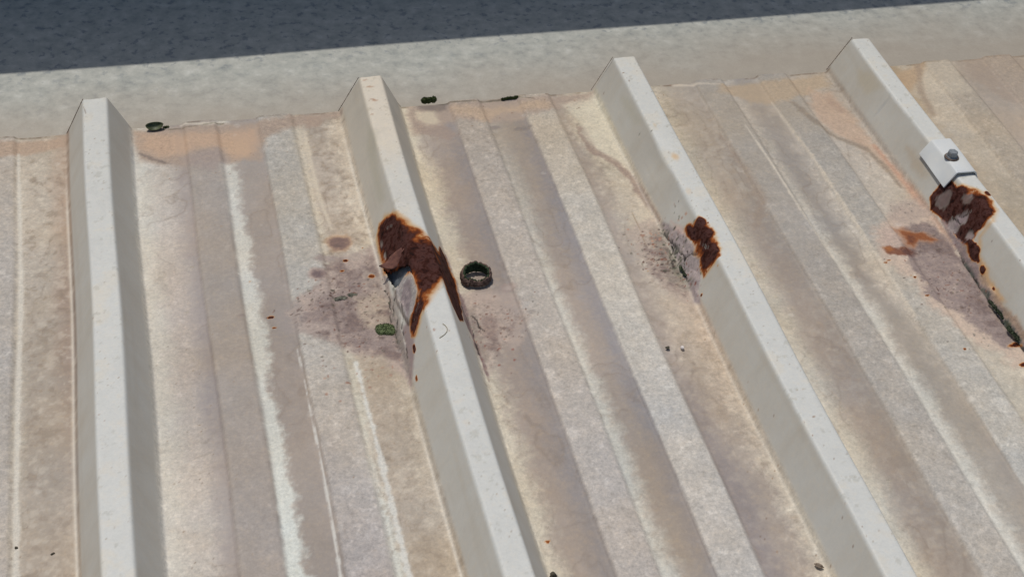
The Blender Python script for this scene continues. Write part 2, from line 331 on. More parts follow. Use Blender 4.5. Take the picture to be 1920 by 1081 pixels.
    body = np.array([205, 205, 198.])[None]*np.ones((len(x), 3))
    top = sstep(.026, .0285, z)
    crm = sstep(-.22, -.05, y+.04*n1)*sstep(.2, .32, x)*(1-sstep(.45, .5, x))
    body = body*(1-crm[:, None]*.8)+np.array([216, 204, 184.])*crm[:, None]*.8
    cb = (sstep(.1, .8, n4+.5*n1)*top*.35)[:, None]; body = body*(1-cb)+np.array([206, 196, 176.])*cb
    body += (3.5*n4+3*n1)[:, None]+(sstep(.55, 1, n2)*top*4)[:, None]
    side_tone = (1-top)*(.62+.2*n4+.15*n1); side_tone = np.clip(side_tone, 0, 1)[:, None]; body = body*(1-side_tone)+np.array([182, 175, 161.])*side_tone  # rib sides toned duller and warmer than the tops
    st = sstep(.25, .9, fbm(U, y, .010, 71, 4, .6, 1, 14))*(1-top)
    body = body*(1-.14*st[:, None])+np.array([170, 158, 138.])*.14*st[:, None]
    body -= (sstep(.8, 1.2, n3+n2)*top*14)[:, None]*np.array([1, 1.05, 1.2])
    C = C*(1-rb[:, None])+body*rb[:, None]
    grain = grain*(1-rb)+rb*(.06+.14*top)
    # bright scuffed line along rib feet (left feet)
    for gi in range(-2, 5):
        c, hb = ribs[gi][0], ribs[gi][1]
        ln = np.exp(-((xw-(c-hb-.0006))/.0011)**2)*(.75 if gi in (0, 1) else .35)*sstep(-.02, -.10, y+.03*n1)
        if gi == 1: ln = ln*(1-np.exp(-((y+.27)/.07)**4))
        if gi == 3: ln = ln*0
        C = C*(1-ln[:, None])+np.array([214, 206, 190.])*ln[:, None]
    # dirt held at the right edge of low strips
    # stains and a pale fold line on the ribs
    poly([(690,230),(708,250),(712,320),(724,370),(712,380),(700,330),(690,280)], (176,170,150), 4, 2, .5)
    poly([(1165,180),(1185,190),(1205,230),(1190,230),(1172,205)], (178,172,152), 4, 2, .45)
    poly([(1610,125),(1640,130),(1660,160),(1630,170),(1612,150)], (184,172,148), 4, 2.5, .55)
    poly([(1700,270),(1718,280),(1740,325),(1728,335),(1705,300)], (178,162,140), 4, 2.5, .6)
    stroke([(1620,100,1.0),(1650,140,1.2),(1700,205,1.2)], (218,218,212), 1, .5, .5)  # pale line along the upper left fold of the fourth rib
    blob(1265,290,2.2,4.5,(205,170,128),1.5,1.2,.7); blob(1228,232,1.4,3,(200,176,142),1,1,.5); blob(1290,355,1.5,3,(208,182,150),1,1,.4)
    for (a, b, c_) in ((692,163,2.0),(696,186,1.6),(703,188,1.2),(698,214,1.0),(683,150,1.0)): blob(a, b, c_, .7, (168,128,100), .5, 1.0, .7)
    stroke([(158,200,.25),(162,212,.25)], (110,92,76), .3, .3, .6)
    for (a, b) in ((1199,250),(1264,385),(754,341),(1222,243)): blob(a, b, .8, .7, (96,92,74), .3, .4, .7)
    poly([(820,440),(840,470),(850,500),(842,500),(825,465)], (190,170,150), 1.2, 1, .3)
    # mauve crust on torn metal
    m = poly('MAUVE2R', (128,108,104), 1, 1.2, .95); grain = np.maximum(grain, m)
    m = poly('MAUVE3', (164,150,146), 1.2, 1.6, .95); grain = np.maximum(grain, m)
    poly([(1255,415),(1280,428),(1290,440),(1275,440),(1262,432)], (200,170,156), 1.5, 1.5, .6)
    m = poly('MAUVE4', (142,124,120), 1.5, 1.6, .95); grain = np.maximum(grain, m)
    poly([(1833,495),(1850,505),(1880,560),(1930,625),(1920,635),(1870,570),(1840,530)], (190,160,126), 2, 2, .55)
    poly([(766,600),(776,610),(778,640),(776,690),(772,735),(768,700),(762,650),(755,610)], (148,130,126), 2, 2, .9)
    m = poly('PLATE2', (168,160,154), .5, .8, 1.0); grain = np.maximum(grain, m*1.0)
    poly([(757,525),(770,522),(772,560),(765,590),(752,565)], (138,122,124), 1.5, 2.0, .6)
    poly([(740,535),(748,560),(752,600),(760,640),(770,680),(768,700),(750,655),(738,620),(733,570)], (150,140,130), 1.5, 2, .7)
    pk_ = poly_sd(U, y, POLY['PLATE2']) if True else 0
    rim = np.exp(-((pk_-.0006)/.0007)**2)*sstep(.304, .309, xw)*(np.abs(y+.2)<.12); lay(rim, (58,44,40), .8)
    lay(sstep(.0004, -.0004, pk_)*sstep(.5, .9, n3+.4*n2), (118,108,104), .8)
    lay(sstep(.0004, -.0004, pk_)*sstep(.5, .9, -n3+.4*n4), (196,190,182), .7)
    stroke([(722,406,1.0),(742,402,1.6),(763,420,2.2),(785,442,2.6),(806,466,2.2),(822,488,1.8),(826,515,1.5),(812,540,1.5),(795,562,1.2),(788,600,.8),(782,622,.5)], (200,146,82), 3.4, 1.2, .8)
    stroke([(712,418,.8),(706,445,.8),(712,475,.6)], (198,148,84), 1.6, .8, .7)
    stroke([(1308,408,.5),(1335,432,.8),(1348,465,1.0),(1338,494,1.0),(1322,515,.6)], (196,140,80), 2.0, 1.2, .7)
    stroke([(1790,352,.8),(1812,347,.8),(1845,360,1),(1866,388,1.2),(1860,412,1.4),(1835,445,1.4),(1834,480,1),(1855,530,1),(1885,565,1)], (206,156,100), 2.6, 1.5, .7)
    stroke([(560,655,.35),(578,745,.5),(606,900,.7),(637,1085,.9)], (214,212,202), .5, .7, .8)  # lit, clean swage step painted in as a thin bright line
    stroke([(1396,232,.4),(1450,310,.9),(1505,395,1.3),(1560,480,1.6)], (212,202,184), .8, .7, .8); stroke([(1448,190,.5),(1520,290,1.2),(1590,395,1.6),(1660,500,1.6),(1715,590,1.2)], (206,194,174), 1.0, .8, .7); stroke([(37,290,1.2),(36,600,1.4),(28,1085,1.6)], (212,206,192), .8, .9, .8); stroke([(670,680,1.0),(700,800,1.4),(745,1000,1.6),(765,1085,1.8)], (216,215,206), .9, 1.4, .8); stroke([(572,250,1.6),(600,370,1.6),(622,430,1.2)], (210,198,176), 1.0, 1.0, .7)  # lit swage crests painted pale, along with the clean whitish bands
    stroke([(1183,395,.2),(1215,470,.3)], (150,128,104), .3, .4, .6)
    # -- rust (value in its own attribute, coloured by the material)
    def rpoly(l, depth, mx=1.0, rag=1.0):
        P = POLY[l] if isinstance(l, str) else surf(l); k = near(P, .012)
        d = poly_sd(U[k], y[k], P)+rag*.001*(n2[k]*.55+n3[k]*.35+n4[k]*.5)
        v = np.clip((-d+.0020)/((depth*np.clip(.85+.9*nd[k], .35, 2.2)+2)*.001), 0, mx); v = np.where(v > .3, v+.22*nc[k], v); rust[k] = np.maximum(rust[k], v)
    rpoly('RUST2', 9.5, 1, .7); rpoly('RUST2R', 6, .6, 1.2); rpoly('RUST3', 8.0, .75, 1.6); rpoly('RUST4', 5.5, 1, 2.0)
    def rblob(px, py, rx, ry, mx=.6, dep=.8, rag=.4):
        P = surf([(px, py)])[0]; k = (np.abs(U-P[0]) < .02) & (np.abs(y-P[1]) < .02)
        d = (np.hypot((U[k]-P[0])/(rx*.001), (y[k]-P[1])/(ry*.001))-1)*min(rx, ry)*.001+rag*.001*(n2[k]+n3[k]*.4)
        rust[k] = np.maximum(rust[k], np.clip(-d/(dep*.001), 0, mx))
    rpoly([(738,392),(752,400),(770,412),(800,440),(822,470),(838,500),(838,525),(815,555),(795,585),(790,560),(780,520),(770,470),(745,430),(728,410)], 26, .5, .6)
    rblob(647,489,2.2,1.5,.55); rblob(697,518,2.2,1.8,.38,1.4); rblob(642,508,1.8,1.2,.5,1.4); rblob(510,595,2.6,1.5,.75); rblob(517,614,1.5,.9,.5)
    rblob(783,706,1.3,3.6,.3,.8); rblob(471,528,1.1,.8,.35); rblob(1028,1012,1.9,1.4,.3,1.0,.3); rblob(1808,652,1.4,1.1,.4); rblob(680,465,.8,.6,.5)
    rblob(778,650,1.6,4,.8,1); rblob(774,610,2,4,.8,1); rblob(1852,361,2.3,3.2,.5,1.6); rblob(1288,427,1.6,2.6,.6,1.6); rblob(712,425,.9,2,.6)
    rblob(1325,415,.8,.8,.5); rblob(1338,438,.8,.8,.5); rblob(1345,496,.9,1.2,.5); rblob(1315,552,1,1.2,.6); rblob(1214,507,.8,.7,.6)
    rblob(1828,470,3.5,5,.75,3,1.2); rblob(1840,505,2.2,3,.7,2,1); rblob(1862,541,1.2,2,.5,1.5,.8); rblob(1902,645,5,2.5,.5,3,1.2); rblob(1920,682,4,2.5,.45,3,1.2)
    poly([(1672,424),(1692,424),(1712,431),(1740,436),(1762,449),(1748,455),(1724,450),(1714,466),(1698,460),(1690,445)], (168,122,92), 2.6, 2.0, .8)
    poly([(1684,430),(1694,430),(1712,434),(1735,438),(1755,448),(1745,450),(1722,447),(1712,460),(1700,455),(1695,443)], (138,80,44), 1.3, 2.2, .95)
    poly([(1700,440),(1714,440),(1712,456),(1702,452)], (104,58,40), 1.5, 1.8, .8)
    poly([(1655,462),(1668,461),(1684,465),(1704,462),(1716,470),(1700,479),(1682,476),(1662,471)], (118,70,50), 1.4, 2.4, .9)
    poly([(1654,461),(1668,461),(1676,466),(1664,470)], (158,98,54), 1.0, 1.2, .85)
    poly([(1690,466),(1712,464),(1720,474),(1704,482)], (96,66,60), 2.0, 2.4, .7)
    rblob(1668,486,2,.8,.4); rblob(1715,517,2.4,2,.75,2,1.6); rblob(1738,552,2,1,.6,1.5,1); rblob(1660,490,1.5,.8,.35)
    # grey-mauve scabs inside the rusty patches
    for (a, b, rx, ry, c_, o) in ((1768,376,5.5,5.0,(106,84,80),.75), (1812,372,4.5,4,(92,62,57),.5), (1788,420,6,5.5,(150,138,134),.95), (1803,404,5,4.5,(146,130,130),.95), (1815,440,3,4,(150,134,132),.8), (1795,450,3.5,5,(138,122,120),.8), (722,480,.9,3.2,(190,180,168),.9), (715,455,1.0,3,(150,128,120),.5)):
        mm = blob(a, b, rx, ry, c_, 1.4, 2.6, o); bare = np.maximum(bare, mm)
    mm = poly([(1758,402),(1775,412),(1790,436),(1812,466),(1800,462),(1785,440),(1768,418)], None, 1, 1.5, .9); bare = np.maximum(bare, mm)
    # dark lichen and cracks
    LI=(72,78,62)
    lich = np.zeros(len(x))
    for pl, hw, dp in CRACKS:
        m = stroke([(a, b, hw*.7) for a, b in pl], (38,34,30), .45, .8, .95); bare = np.maximum(bare, sstep(.72, .95, m))
    m = stroke([(1236,420,2),(1252,450,2.5),(1270,480,3.0),(1283,510,3.5),(1295,535,1)], None, 4, 0, 1)
    k = sstep(.15, .55, n3*.8+n2*.6)*m; lay(k, (66,70,56), .85)
    m = stroke([(1800,478,.8),(1830,525,1.2),(1860,565,2.0),(1885,600,3.0),(1910,635,2.5)], None, 1.5, .8, 1)
    k = sstep(-.35, .3, n3*.8+n2*.6)*m; lay(k, (70,76,68), .9)
    m = stroke([(1862,565,.5),(1885,600,1.2),(1908,632,1.6)], None, 1.2, .8, 1); lay(m*sstep(-.3, .3, n3), (42,50,38), .9)
    for l in ([(737,530,1),(742,560,1.6),(738,590,1.6),(745,625,1.4),(750,650,1)], [(868,575,1),(884,610,1.4),(900,650,1)], [(1241,425,1),(1258,450,1.5)]):
        m = stroke(l, None, 2, 0, 1); lay(m*sstep(.1, .6, n3*.8+n2*.5), (88,86,74), .7)
    # specks: dark and rusty crumbs stuck to the paint
    def specks(cx, cy, sx, sy, n, cols, rmin=.3, rmax=.9, seed=0, on_z=None):
        rr = np.random.RandomState(seed); c = at(cx, cy, on_z)
        xs = c[0]+rr.randn(n)*sx*.001; ys = c[1]+rr.randn(n)*sy*.001
        for i in range(n):
            r = (rmin+(rmax-rmin)*rr.rand()**2.2)*.001; px_ = UU(xs[i]); e = .6+.8*rr.rand()
            k = (np.abs(U-px_) < 4*r) & (np.abs(y-ys[i]) < 4*r)
            if not k.any(): continue
            d = np.hypot((U[k]-px_)/e, (y[k]-ys[i])*e)+.4*r*n3[k]
            mk = sstep(r*1.25, r*.6, d)[:, None]*(.55+.4*rr.rand()); C[k] = C[k]*(1-mk)+np.array(cols[rr.randint(len(cols))], float)*mk
    DK = [(70,56,50), (92,66,56), (120,72,54), (84,80,68)]
    specks(620,560,18,9,110,DK,.3,1.1,1,0); specks(690,640,16,10,60,DK,.3,.8,2,0); specks(700,545,9,9,40,DK,.25,.8,3,0)
    specks(1225,480,9,13,120,DK,.3,1.1,4,0); specks(1265,480,6,14,90,[(56,60,48),(72,76,60),(60,52,46)],.3,1.2,5,0); specks(1780,530,14,16,90,DK,.3,.9,6,0)
    specks(960,590,10,11,40,DK,.3,.9,7,0); specks(915,640,6,16,30,[(130,70,54),(96,60,50)],.3,.9,8,0); specks(1690,395,6,6,22,[(110,104,96)],.3,.9,9,0)
    specks(1500,950,14,60,90,[(140,108,82),(120,96,78)],.2,.5,10,0); specks(370,800,10,90,90,[(140,124,108)],.2,.5,11,0); specks(1290,520,4,9,22,[(120,60,48)],.3,.9,12)
    specks(1815,640,14,5,16,[(110,106,98)],.3,1.0,13,0); specks(1230,440,10,8,50,[(150,110,92),(186,140,116)],.4,1.2,14,0); specks(720,700,20,8,40,[(158,124,106)],.4,1.2,15,0)
    specks(350,870,60,120,60,[(150,130,112)],.3,.7,16,0); specks(460,300,50,20,40,[(150,126,108)],.3,.6,17,0); specks(1020,205,45,10,40,[(120,92,72)],.3,.7,18,0)
    # specks on rib tops
    rr = np.random.RandomState(44)
    for gi in range(0, 4):
        for i in range(110):
            cx = ribs[gi][0]+(rr.rand()-.5)*.016; cy = -rr.rand()*.52; r = (.2+.4*rr.rand()**3)*.001; px_ = UU(cx)
            k = (np.abs(U-px_) < 3*r) & (np.abs(y-cy) < 3*r)
            if k.any():
                d = np.hypot(U[k]-px_, y[k]-cy); mk = (sstep(r*1.3, r*.5, d)*.5)[:, None]; C[k] = C[k]*(1-mk)+np.array([140,124,104.])*mk
    # lime rings (pale round bloom marks)
    for i in range(150):
        cx = rr.rand()*.9+.03; cy = -rr.rand()*.52; r = (.7+1.8*rr.rand()**2)*.001
        if z_at(cx) > .002 and z_at(cx) < .027: continue
        px_ = UU(cx); k = (np.abs(U-px_) < 2*r) & (np.abs(y-cy) < 2*r)
        if k.any():
            d = np.hypot(U[k]-px_, y[k]-cy)+.25*r*n3[k]
            mk = (np.exp(-((d-r)/(.25*r+.0002))**2)*.30*sstep(-.5, .6, n2[k]))[:, None]; C[k] = C[k]*(1-mk)+np.array([222,220,210.])*mk
            mk = (sstep(r, r*.4, d)*.15)[:, None]; C[k] = C[k]*(1-mk)+np.array([220,216,206.])*mk
    return C, rust, grain, bare
def z_at(x): return float(prof(np.array([x]))[0])

# ------------------------------------------------------------------ material nodes
def new_mat(name):
    m = bpy.data.materials.new(name); m.use_nodes = True; t = m.node_tree
    b = t.nodes['Principled BSDF']; return m, t, b
def N(t, ty, **k):
    n = t.nodes.new(ty)
    for a, v in k.items(): setattr(n, a, v)
    return n
def noise(t, vec, scale, detail=4, rough=.55):
    n = N(t, 'ShaderNodeTexNoise'); n.inputs['Scale'].default_value = scale; n.inputs['Detail'].default_value = detail; n.inputs['Roughness'].default_value = rough
    t.links.new(vec, n.inputs['Vector']); return n.outputs['Fac']
def math_(t, op, a, b=None, c=None, clamp=False):
    n = N(t, 'ShaderNodeMath', operation=op, use_clamp=clamp)
    for i, v in enumerate((a, b, c)):
        if v is None: continue
        if isinstance(v, (int, float)): n.inputs[i].default_value = v
        else: t.links.new(v, n.inputs[i])
    return n.outputs[0]
def ramp(t, fac, stops, interp='LINEAR'):
    n = N(t, 'ShaderNodeValToRGB'); n.color_ramp.interpolation = interp; cr = n.color_ramp
    while len(cr.elements) < len(stops): cr.elements.new(.5)
    for e, (p, c) in zip(cr.elements, stops):
        e.position = p; e.color = tuple(lin(c)) + (1,) if max(c) > 1.0 else (*c, 1)
    t.links.new(fac, n.inputs[0]); return n.outputs[0]
def mix(t, fac, a, b, blend='MIX'):
    n = N(t, 'ShaderNodeMix', data_type='RGBA', blend_type=blend)
    if isinstance(fac, (int, float)): n.inputs[0].default_value = fac
    else: t.links.new(fac, n.inputs[0])
    for i, v in ((6, a), (7, b)):
        if isinstance(v, tuple): n.inputs[i].default_value = (*v[:3], 1)
        else: t.links.new(v, n.inputs[i])
    return n.outputs[2]
def gpos(t): return N(t, 'ShaderNodeTexCoord').outputs['Object']

def sheet_material():
    m, t, b = new_mat('weathered_painted_steel'); P = gpos(t)
    A = N(t, 'ShaderNodeAttribute', attribute_name='paint'); Rr = N(t, 'ShaderNodeAttribute', attribute_name='rust'); Gr = N(t, 'ShaderNodeAttribute', attribute_name='grain')
    n1 = noise(t, P, 330, 5, .65); n2 = noise(t, P, 1300, 3, .6); n3 = noise(t, P, 120, 4, .6)
    g = math_(t, 'MULTIPLY_ADD', math_(t, 'SUBTRACT', n1, .5), 1.5, math_(t, 'MULTIPLY', math_(t, 'SUBTRACT', n2, .5), .9))
    n4 = noise(t, P, 640, 2, .5)
    g = math_(t, 'ADD', g, math_(t, 'MULTIPLY', math_(t, 'SUBTRACT', n3, .5), .35)); g = math_(t, 'MULTIPLY_ADD', math_(t, 'SUBTRACT', n4, .5), .9, g)
    amt = math_(t, 'MULTIPLY_ADD', Gr.outputs['Fac'], .50, .05)
    mul = math_(t, 'MULTIPLY_ADD', g, amt, 1.0)
    comb = N(t, 'ShaderNodeCombineColor'); [t.links.new(mul, comb.inputs[i]) for i in range(3)]
    col = mix(t, 1.0, A.outputs['Color'], comb.outputs[0], 'MULTIPLY')
    # rust
    dmp = math_(t, 'MULTIPLY', Rr.outputs['Fac'], 1.9, clamp=True)
    rn = math_(t, 'MULTIPLY_ADD', math_(t, 'MULTIPLY', math_(t, 'SUBTRACT', noise(t, P, 420, 6, .7), .5), dmp), .42, Rr.outputs['Fac'])
    rn = math_(t, 'MULTIPLY_ADD', math_(t, 'MULTIPLY', math_(t, 'SUBTRACT', noise(t, P, 110, 4, .6), .5), dmp), .5, rn)
    rn = math_(t, 'MULTIPLY', rn, math_(t, 'GREATER_THAN', Rr.outputs['Fac'], .0005))
    rc = ramp(t, rn, [(0.0, (208,172,112)), (.14, (190,140,86)), (.25, (148,84,42)), (.36, (106,55,30)), (.50, (64,34,26)), (1.0, (58,36,32))])
    core = ramp(t, noise(t, P, 170, 6, .7), [(.34, (30,18,17)), (.45, (58,30,23)), (.54, (80,52,47)), (.66, (44,25,22))])
    rc = mix(t, ramp(t, rn, [(.36, (0., 0., 0.)), (.60, (1., 1., 1.))]), rc, core)
    rf = ramp(t, math_(t, 'MULTIPLY_ADD', math_(t, 'SUBTRACT', n1, .5), .10, rn), [(0.0, (0., 0., 0.)), (.24, (1., 1., 1.))])
    Bb = N(t, 'ShaderNodeAttribute', attribute_name='bare'); rf = math_(t, 'MULTIPLY', rf, math_(t, 'SUBTRACT', 1.0, Bb.outputs['Fac']))
    col = mix(t, rf, col, rc); t.links.new(col, b.inputs['Base Color'])
    ro = math_(t, 'MULTIPLY_ADD', Gr.outputs['Fac'], .30, .50); ro = math_(t, 'MAXIMUM', ro, math_(t, 'MULTIPLY', rf, .85)); t.links.new(ro, b.inputs['Roughness'])
    t.links.new(math_(t, 'MULTIPLY_ADD', rf, -.28, .35), b.inputs['Specular IOR Level'])
    hgt = math_(t, 'ADD', math_(t, 'MULTIPLY', n1, math_(t, 'MULTIPLY_ADD', Gr.outputs['Fac'], 1.0, .12)), math_(t, 'MULTIPLY', n2, math_(t, 'MULTIPLY_ADD', Gr.outputs['Fac'], .5, .05)))
    hgt = math_(t, 'ADD', hgt, math_(t, 'MULTIPLY', rf, math_(t, 'MULTIPLY', rn, 1.5)))
    bp = N(t, 'ShaderNodeBump'); bp.inputs['Strength'].default_value = .42; bp.inputs['Distance'].default_value = .0006
    t.links.new(hgt, bp.inputs['Height']); t.links.new(bp.outputs[0], b.inputs['Normal'])
    return m
SHEET = sheet_material()

def tag(o, label, cat, group=None):
    o['label'] = label; o['category'] = cat
    if group: o['group'] = group
    return o
def mesh_obj(name, V, F, mat, parent=None, smooth=True):
    me = bpy.data.meshes.new(name); me.from_pydata([tuple(v) for v in V], [], [tuple(f) for f in F]); me.update()
    if smooth: me.shade_smooth()
    o = bpy.data.objects.new(name, me); COL.objects.link(o); me.materials.append(mat)
    if parent: o.parent = parent
    return o
def bm_obj(name, bm, mat, parent=None, smooth=True):
    me = bpy.data.meshes.new(name); bm.to_mesh(me); bm.free()
    if smooth: me.shade_smooth()
    o = bpy.data.objects.new(name, me); COL.objects.link(o); me.materials.append(mat)
    if parent: o.parent = parent
    return o
def empty(name, loc=(0, 0, 0), rz=0):
    o = bpy.data.objects.new(name, None); COL.objects.link(o); o.location = loc; o.rotation_euler = (0, 0, rz); o.empty_display_size = .01
    return o

# ------------------------------------------------------------------ the two lapped sheets
def axis_x(lo, hi):
    xs = []; x = lo
    while x < hi:
        xs.append(x)
        f = (x-X0)/PITCH; u = (f-round(f))*PITCH
        if x < .02 or x > .95: st = .004 if abs(u) > .026 else .0012
        elif abs(u) < .025 and (abs(u) > .0065): st = .00055
        else: st = .0009
        x += st
    xs.append(hi); return np.array(xs)
def axis_y(lo, hi):
    ys = []; y = lo
    while y < hi:
        ys.append(y); y += .010 if y < -.56 else .0009 if (y > -.36 and y < -.15) else .0011
    ys.append(hi); return np.array(ys)
def build_sheet(name, xlo, xhi, dz, hole=None):
    xs = axis_x(xlo, xhi); ys = axis_y(-1.6, 0.0)
    nx, ny = len(xs), len(ys); X, Y = np.meshgrid(xs, ys); x = X.ravel().copy(); y = Y.ravel().copy()
    U = UU(x+warp(x, y)); z = H(x, y, U)+dz
    C, rust, grain, bare = paint(x, y)
    y2 = y+np.where(y > -.004, .0007*fbm(x, y*0, .02, 5, 3), 0)       # the cut end is not perfectly straight
    co = np.stack([x, y2, z], 1)
    i = np.arange((nx-1)*(ny-1)); r = i//(nx-1); c = i % (nx-1); a = r*nx+c
    F = np.stack([a, a+1, a+nx+1, a+nx], 1)
    if hole is not None:
        ucx = UU(x+warp(x, y))[F].mean(1); ucy = y[F].mean(1)
        k = (np.abs(ucx-hole[:, 0].mean()) < .05) & (np.abs(ucy-hole[:, 1].mean()) < .05)
        d = np.ones(len(F)); d[k] = poly_sd(ucx[k], ucy[k], hole)+.0006*fbm(ucx[k], ucy[k], .004, 8, 3)
        F = F[d > 0]
    me = bpy.data.meshes.new(name); me.vertices.add(len(co)); me.vertices.foreach_set('co', co.astype(np.float32).ravel())
    me.loops.add(F.size); me.loops.foreach_set('vertex_index', F.astype(np.int32).ravel())
    me.polygons.add(len(F)); me.polygons.foreach_set('loop_start', np.arange(0, F.size, 4, dtype=np.int32))
    me.update(calc_edges=True); me.shade_smooth()
    L = lin(np.clip(C, 0, 255)); at_ = me.attributes.new('paint', 'FLOAT_COLOR', 'POINT')
    at_.data.foreach_set('color', np.concatenate([L, np.ones((len(L), 1))], 1).astype(np.float32).ravel())
    for nm, v in (('rust', rust), ('grain', grain), ('bare', bare)):
        q = me.attributes.new(nm, 'FLOAT', 'POINT'); q.data.foreach_set('value', v.astype(np.float32))
    me.materials.append(SHEET)
    o = bpy.data.objects.new(name, me); COL.objects.link(o)
    s = o.modifiers.new('thickness', 'SOLIDIFY'); s.thickness = .0007; s.offset = -1
    return o
LAP = ribs[1][0]+ribs[1][1]+.0012
sheet_l = build_sheet('roof_sheet', -0.34, LAP, 0.0, POLY['HOLE2'])
tag(sheet_l, 'ribbed off white roof sheet on the left with the rusty torn hole', 'roof sheet', 'lapped ribbed roof sheets')
sheet_r = build_sheet('roof_sheet', ribs[1][0]+.0012, 1.30, -.0011)
tag(sheet_r, 'ribbed off white roof sheet on the right, carrying the bolted saddle plate', 'roof sheet', 'lapped ribbed roof sheets')

# ------------------------------------------------------------------ galvanised flashing behind the sheet ends
def galv_material():
    m, t, b = new_mat('weathered_galvanised_steel'); P = gpos(t)
    sep = N(t, 'ShaderNodeSeparateXYZ'); t.links.new(P, sep.inputs[0])
    mp = N(t, 'ShaderNodeMapping'); mp.inputs['Scale'].default_value = (1, 1, 1); t.links.new(P, mp.inputs[0])
    a = noise(t, P, 85, 5, .66); s = noise(t, P, 150, 4, .6); f = noise(t, P, 900, 3, .6); c = noise(t, P, 14, 4, .55)
    col = ramp(t, a, [(.30, (148,151,146)), (.45, (168,169,161)), (.58, (179,179,170)), (.75, (196,196,188))])
    spot = ramp(t, s, [(.36, (1., 1., 1.)), (.44, (0., 0., 0.))])
    tray = ramp(t, math_(t, 'MULTIPLY', sep.outputs['Y'], 5.0), [(.36, (.35, .35, .35)), (.46, (1., 1., 1.))])  # dark spots painted stronger across the part in the upstand's shadow
    col = mix(t, math_(t, 'MULTIPLY', math_(t, 'MULTIPLY', spot, .62), tray), col, tuple(lin((112,120,126))))
    # fawn silt washed over the edge next to the sheets
    xr = N(t, 'ShaderNodeMapRange'); t.links.new(sep.outputs['X'], xr.inputs[0]); xr.inputs[1].default_value = .40; xr.inputs[2].default_value = .66; xr.inputs[3].default_value = 0; xr.inputs[4].default_value = -.024
    d = math_(t, 'ADD', math_(t, 'MULTIPLY_ADD', math_(t, 'SUBTRACT', c, .5), .06, sep.outputs['Y']), xr.outputs[0])
    mud = ramp(t, math_(t, 'MULTIPLY', math_(t, 'ADD', d, math_(t, 'MULTIPLY', math_(t, 'SUBTRACT', a, .5), .02)), 14.0), [(.0, (1., 1., 1.)), (1.0, (0., 0., 0.))])
    col = mix(t, math_(t, 'MULTIPLY', mud, .8), col, tuple(lin((164,153,138))))
    gm = math_(t, 'MULTIPLY_ADD', math_(t, 'SUBTRACT', f, .5), .22, 1.0)
    comb = N(t, 'ShaderNodeCombineColor'); [t.links.new(gm, comb.inputs[i]) for i in range(3)]
    col = mix(t, 1.0, col, comb.outputs[0], 'MULTIPLY')
    t.links.new(col, b.inputs['Base Color']); b.inputs['Metallic'].default_value = .12
    b.inputs['Roughness'].default_value = .62
    bp = N(t, 'ShaderNodeBump'); bp.inputs['Strength'].default_value = .10; bp.inputs['Distance'].default_value = .0005
    t.links.new(math_(t, 'ADD', f, s), bp.inputs['Height']); t.links.new(bp.outputs[0], b.inputs['Normal'])
    return m
GALV = galv_material()
FOLD = 0.215; WALLH = 0.375
def flashing():
    # profile in (y, z): runs under the sheets, flat tray, folds up into the upstand, returns over the top
    pr = [(-.12, -.006), (-.002, -.0052), (.02, -.0026)]
    pr += [(.05, -.0020), (.10, -.0014), (FOLD-.004, -.0010), (FOLD-.0012, -.0002), (FOLD, .0014), (FOLD+.0004, .005), (FOLD+.006, WALLH*.5), (FOLD+.010, WALLH-.002), (FOLD+.012, WALLH), (FOLD+.09, WALLH+.002), (FOLD+.092, WALLH-.004), (FOLD+.092, WALLH-.05)]
    xs = np.linspace(-.35, 1.31, 84); V = []; F = []
    for i, x in enumerate(xs):
        for (yy, zz) in pr:
            V.append((x, yy+.0004*math.sin(x*17+zz*40), zz+.0004*math.sin(x*11+yy*30)))
    n = len(pr)
    for i in range(len(xs)-1):
        for j in range(n-1): F.append((i*n+j, (i+1)*n+j, (i+1)*n+j+1, i*n+j+1))
    o = mesh_obj('upstand_flashing', V, F, GALV)
    s = o.modifiers.new('thickness', 'SOLIDIFY'); s.thickness = .0012; s.offset = -1
    return tag(o, 'mottled galvanised steel tray and shaded upstand behind the ends of the roof ribs', 'flashing')
flashing()

# a board deck under the sheets, seen only through the tear
m, t, b = new_mat('old_boarding'); P = gpos(t)
b.inputs['Roughness'].default_value = .9
t.links.new(ramp(t, noise(t, P, 40, 5), [(.3, (104,104,104)), (.7, (130,128,124))]), b.inputs['Base Color'])
bm = bmesh.new(); bmesh.ops.create_cube(bm, size=1, matrix=Matrix.Translation((.48, -.86, -.0245)) @ Matrix.Diagonal((1.64, 1.46, .03, 1)))
o = bm_obj('roof_deck', bm, m, smooth=False); o['kind'] = 'structure'
m, t, b = new_mat('yard_gravel'); P = gpos(t); b.inputs['Roughness'].default_value = .95
t.links.new(ramp(t, noise(t, P, 6, 8, .7), [(.3, (92,86,78)), (.7, (128,120,108))]), b.inputs['Base Color'])
bm = bmesh.new(); bmesh.ops.create_grid(bm, x_segments=2, y_segments=2, size=150, matrix=Matrix.Translation((0, 0, -4.5)))
o = bm_obj('ground', bm, m, smooth=False); o['kind'] = 'structure'

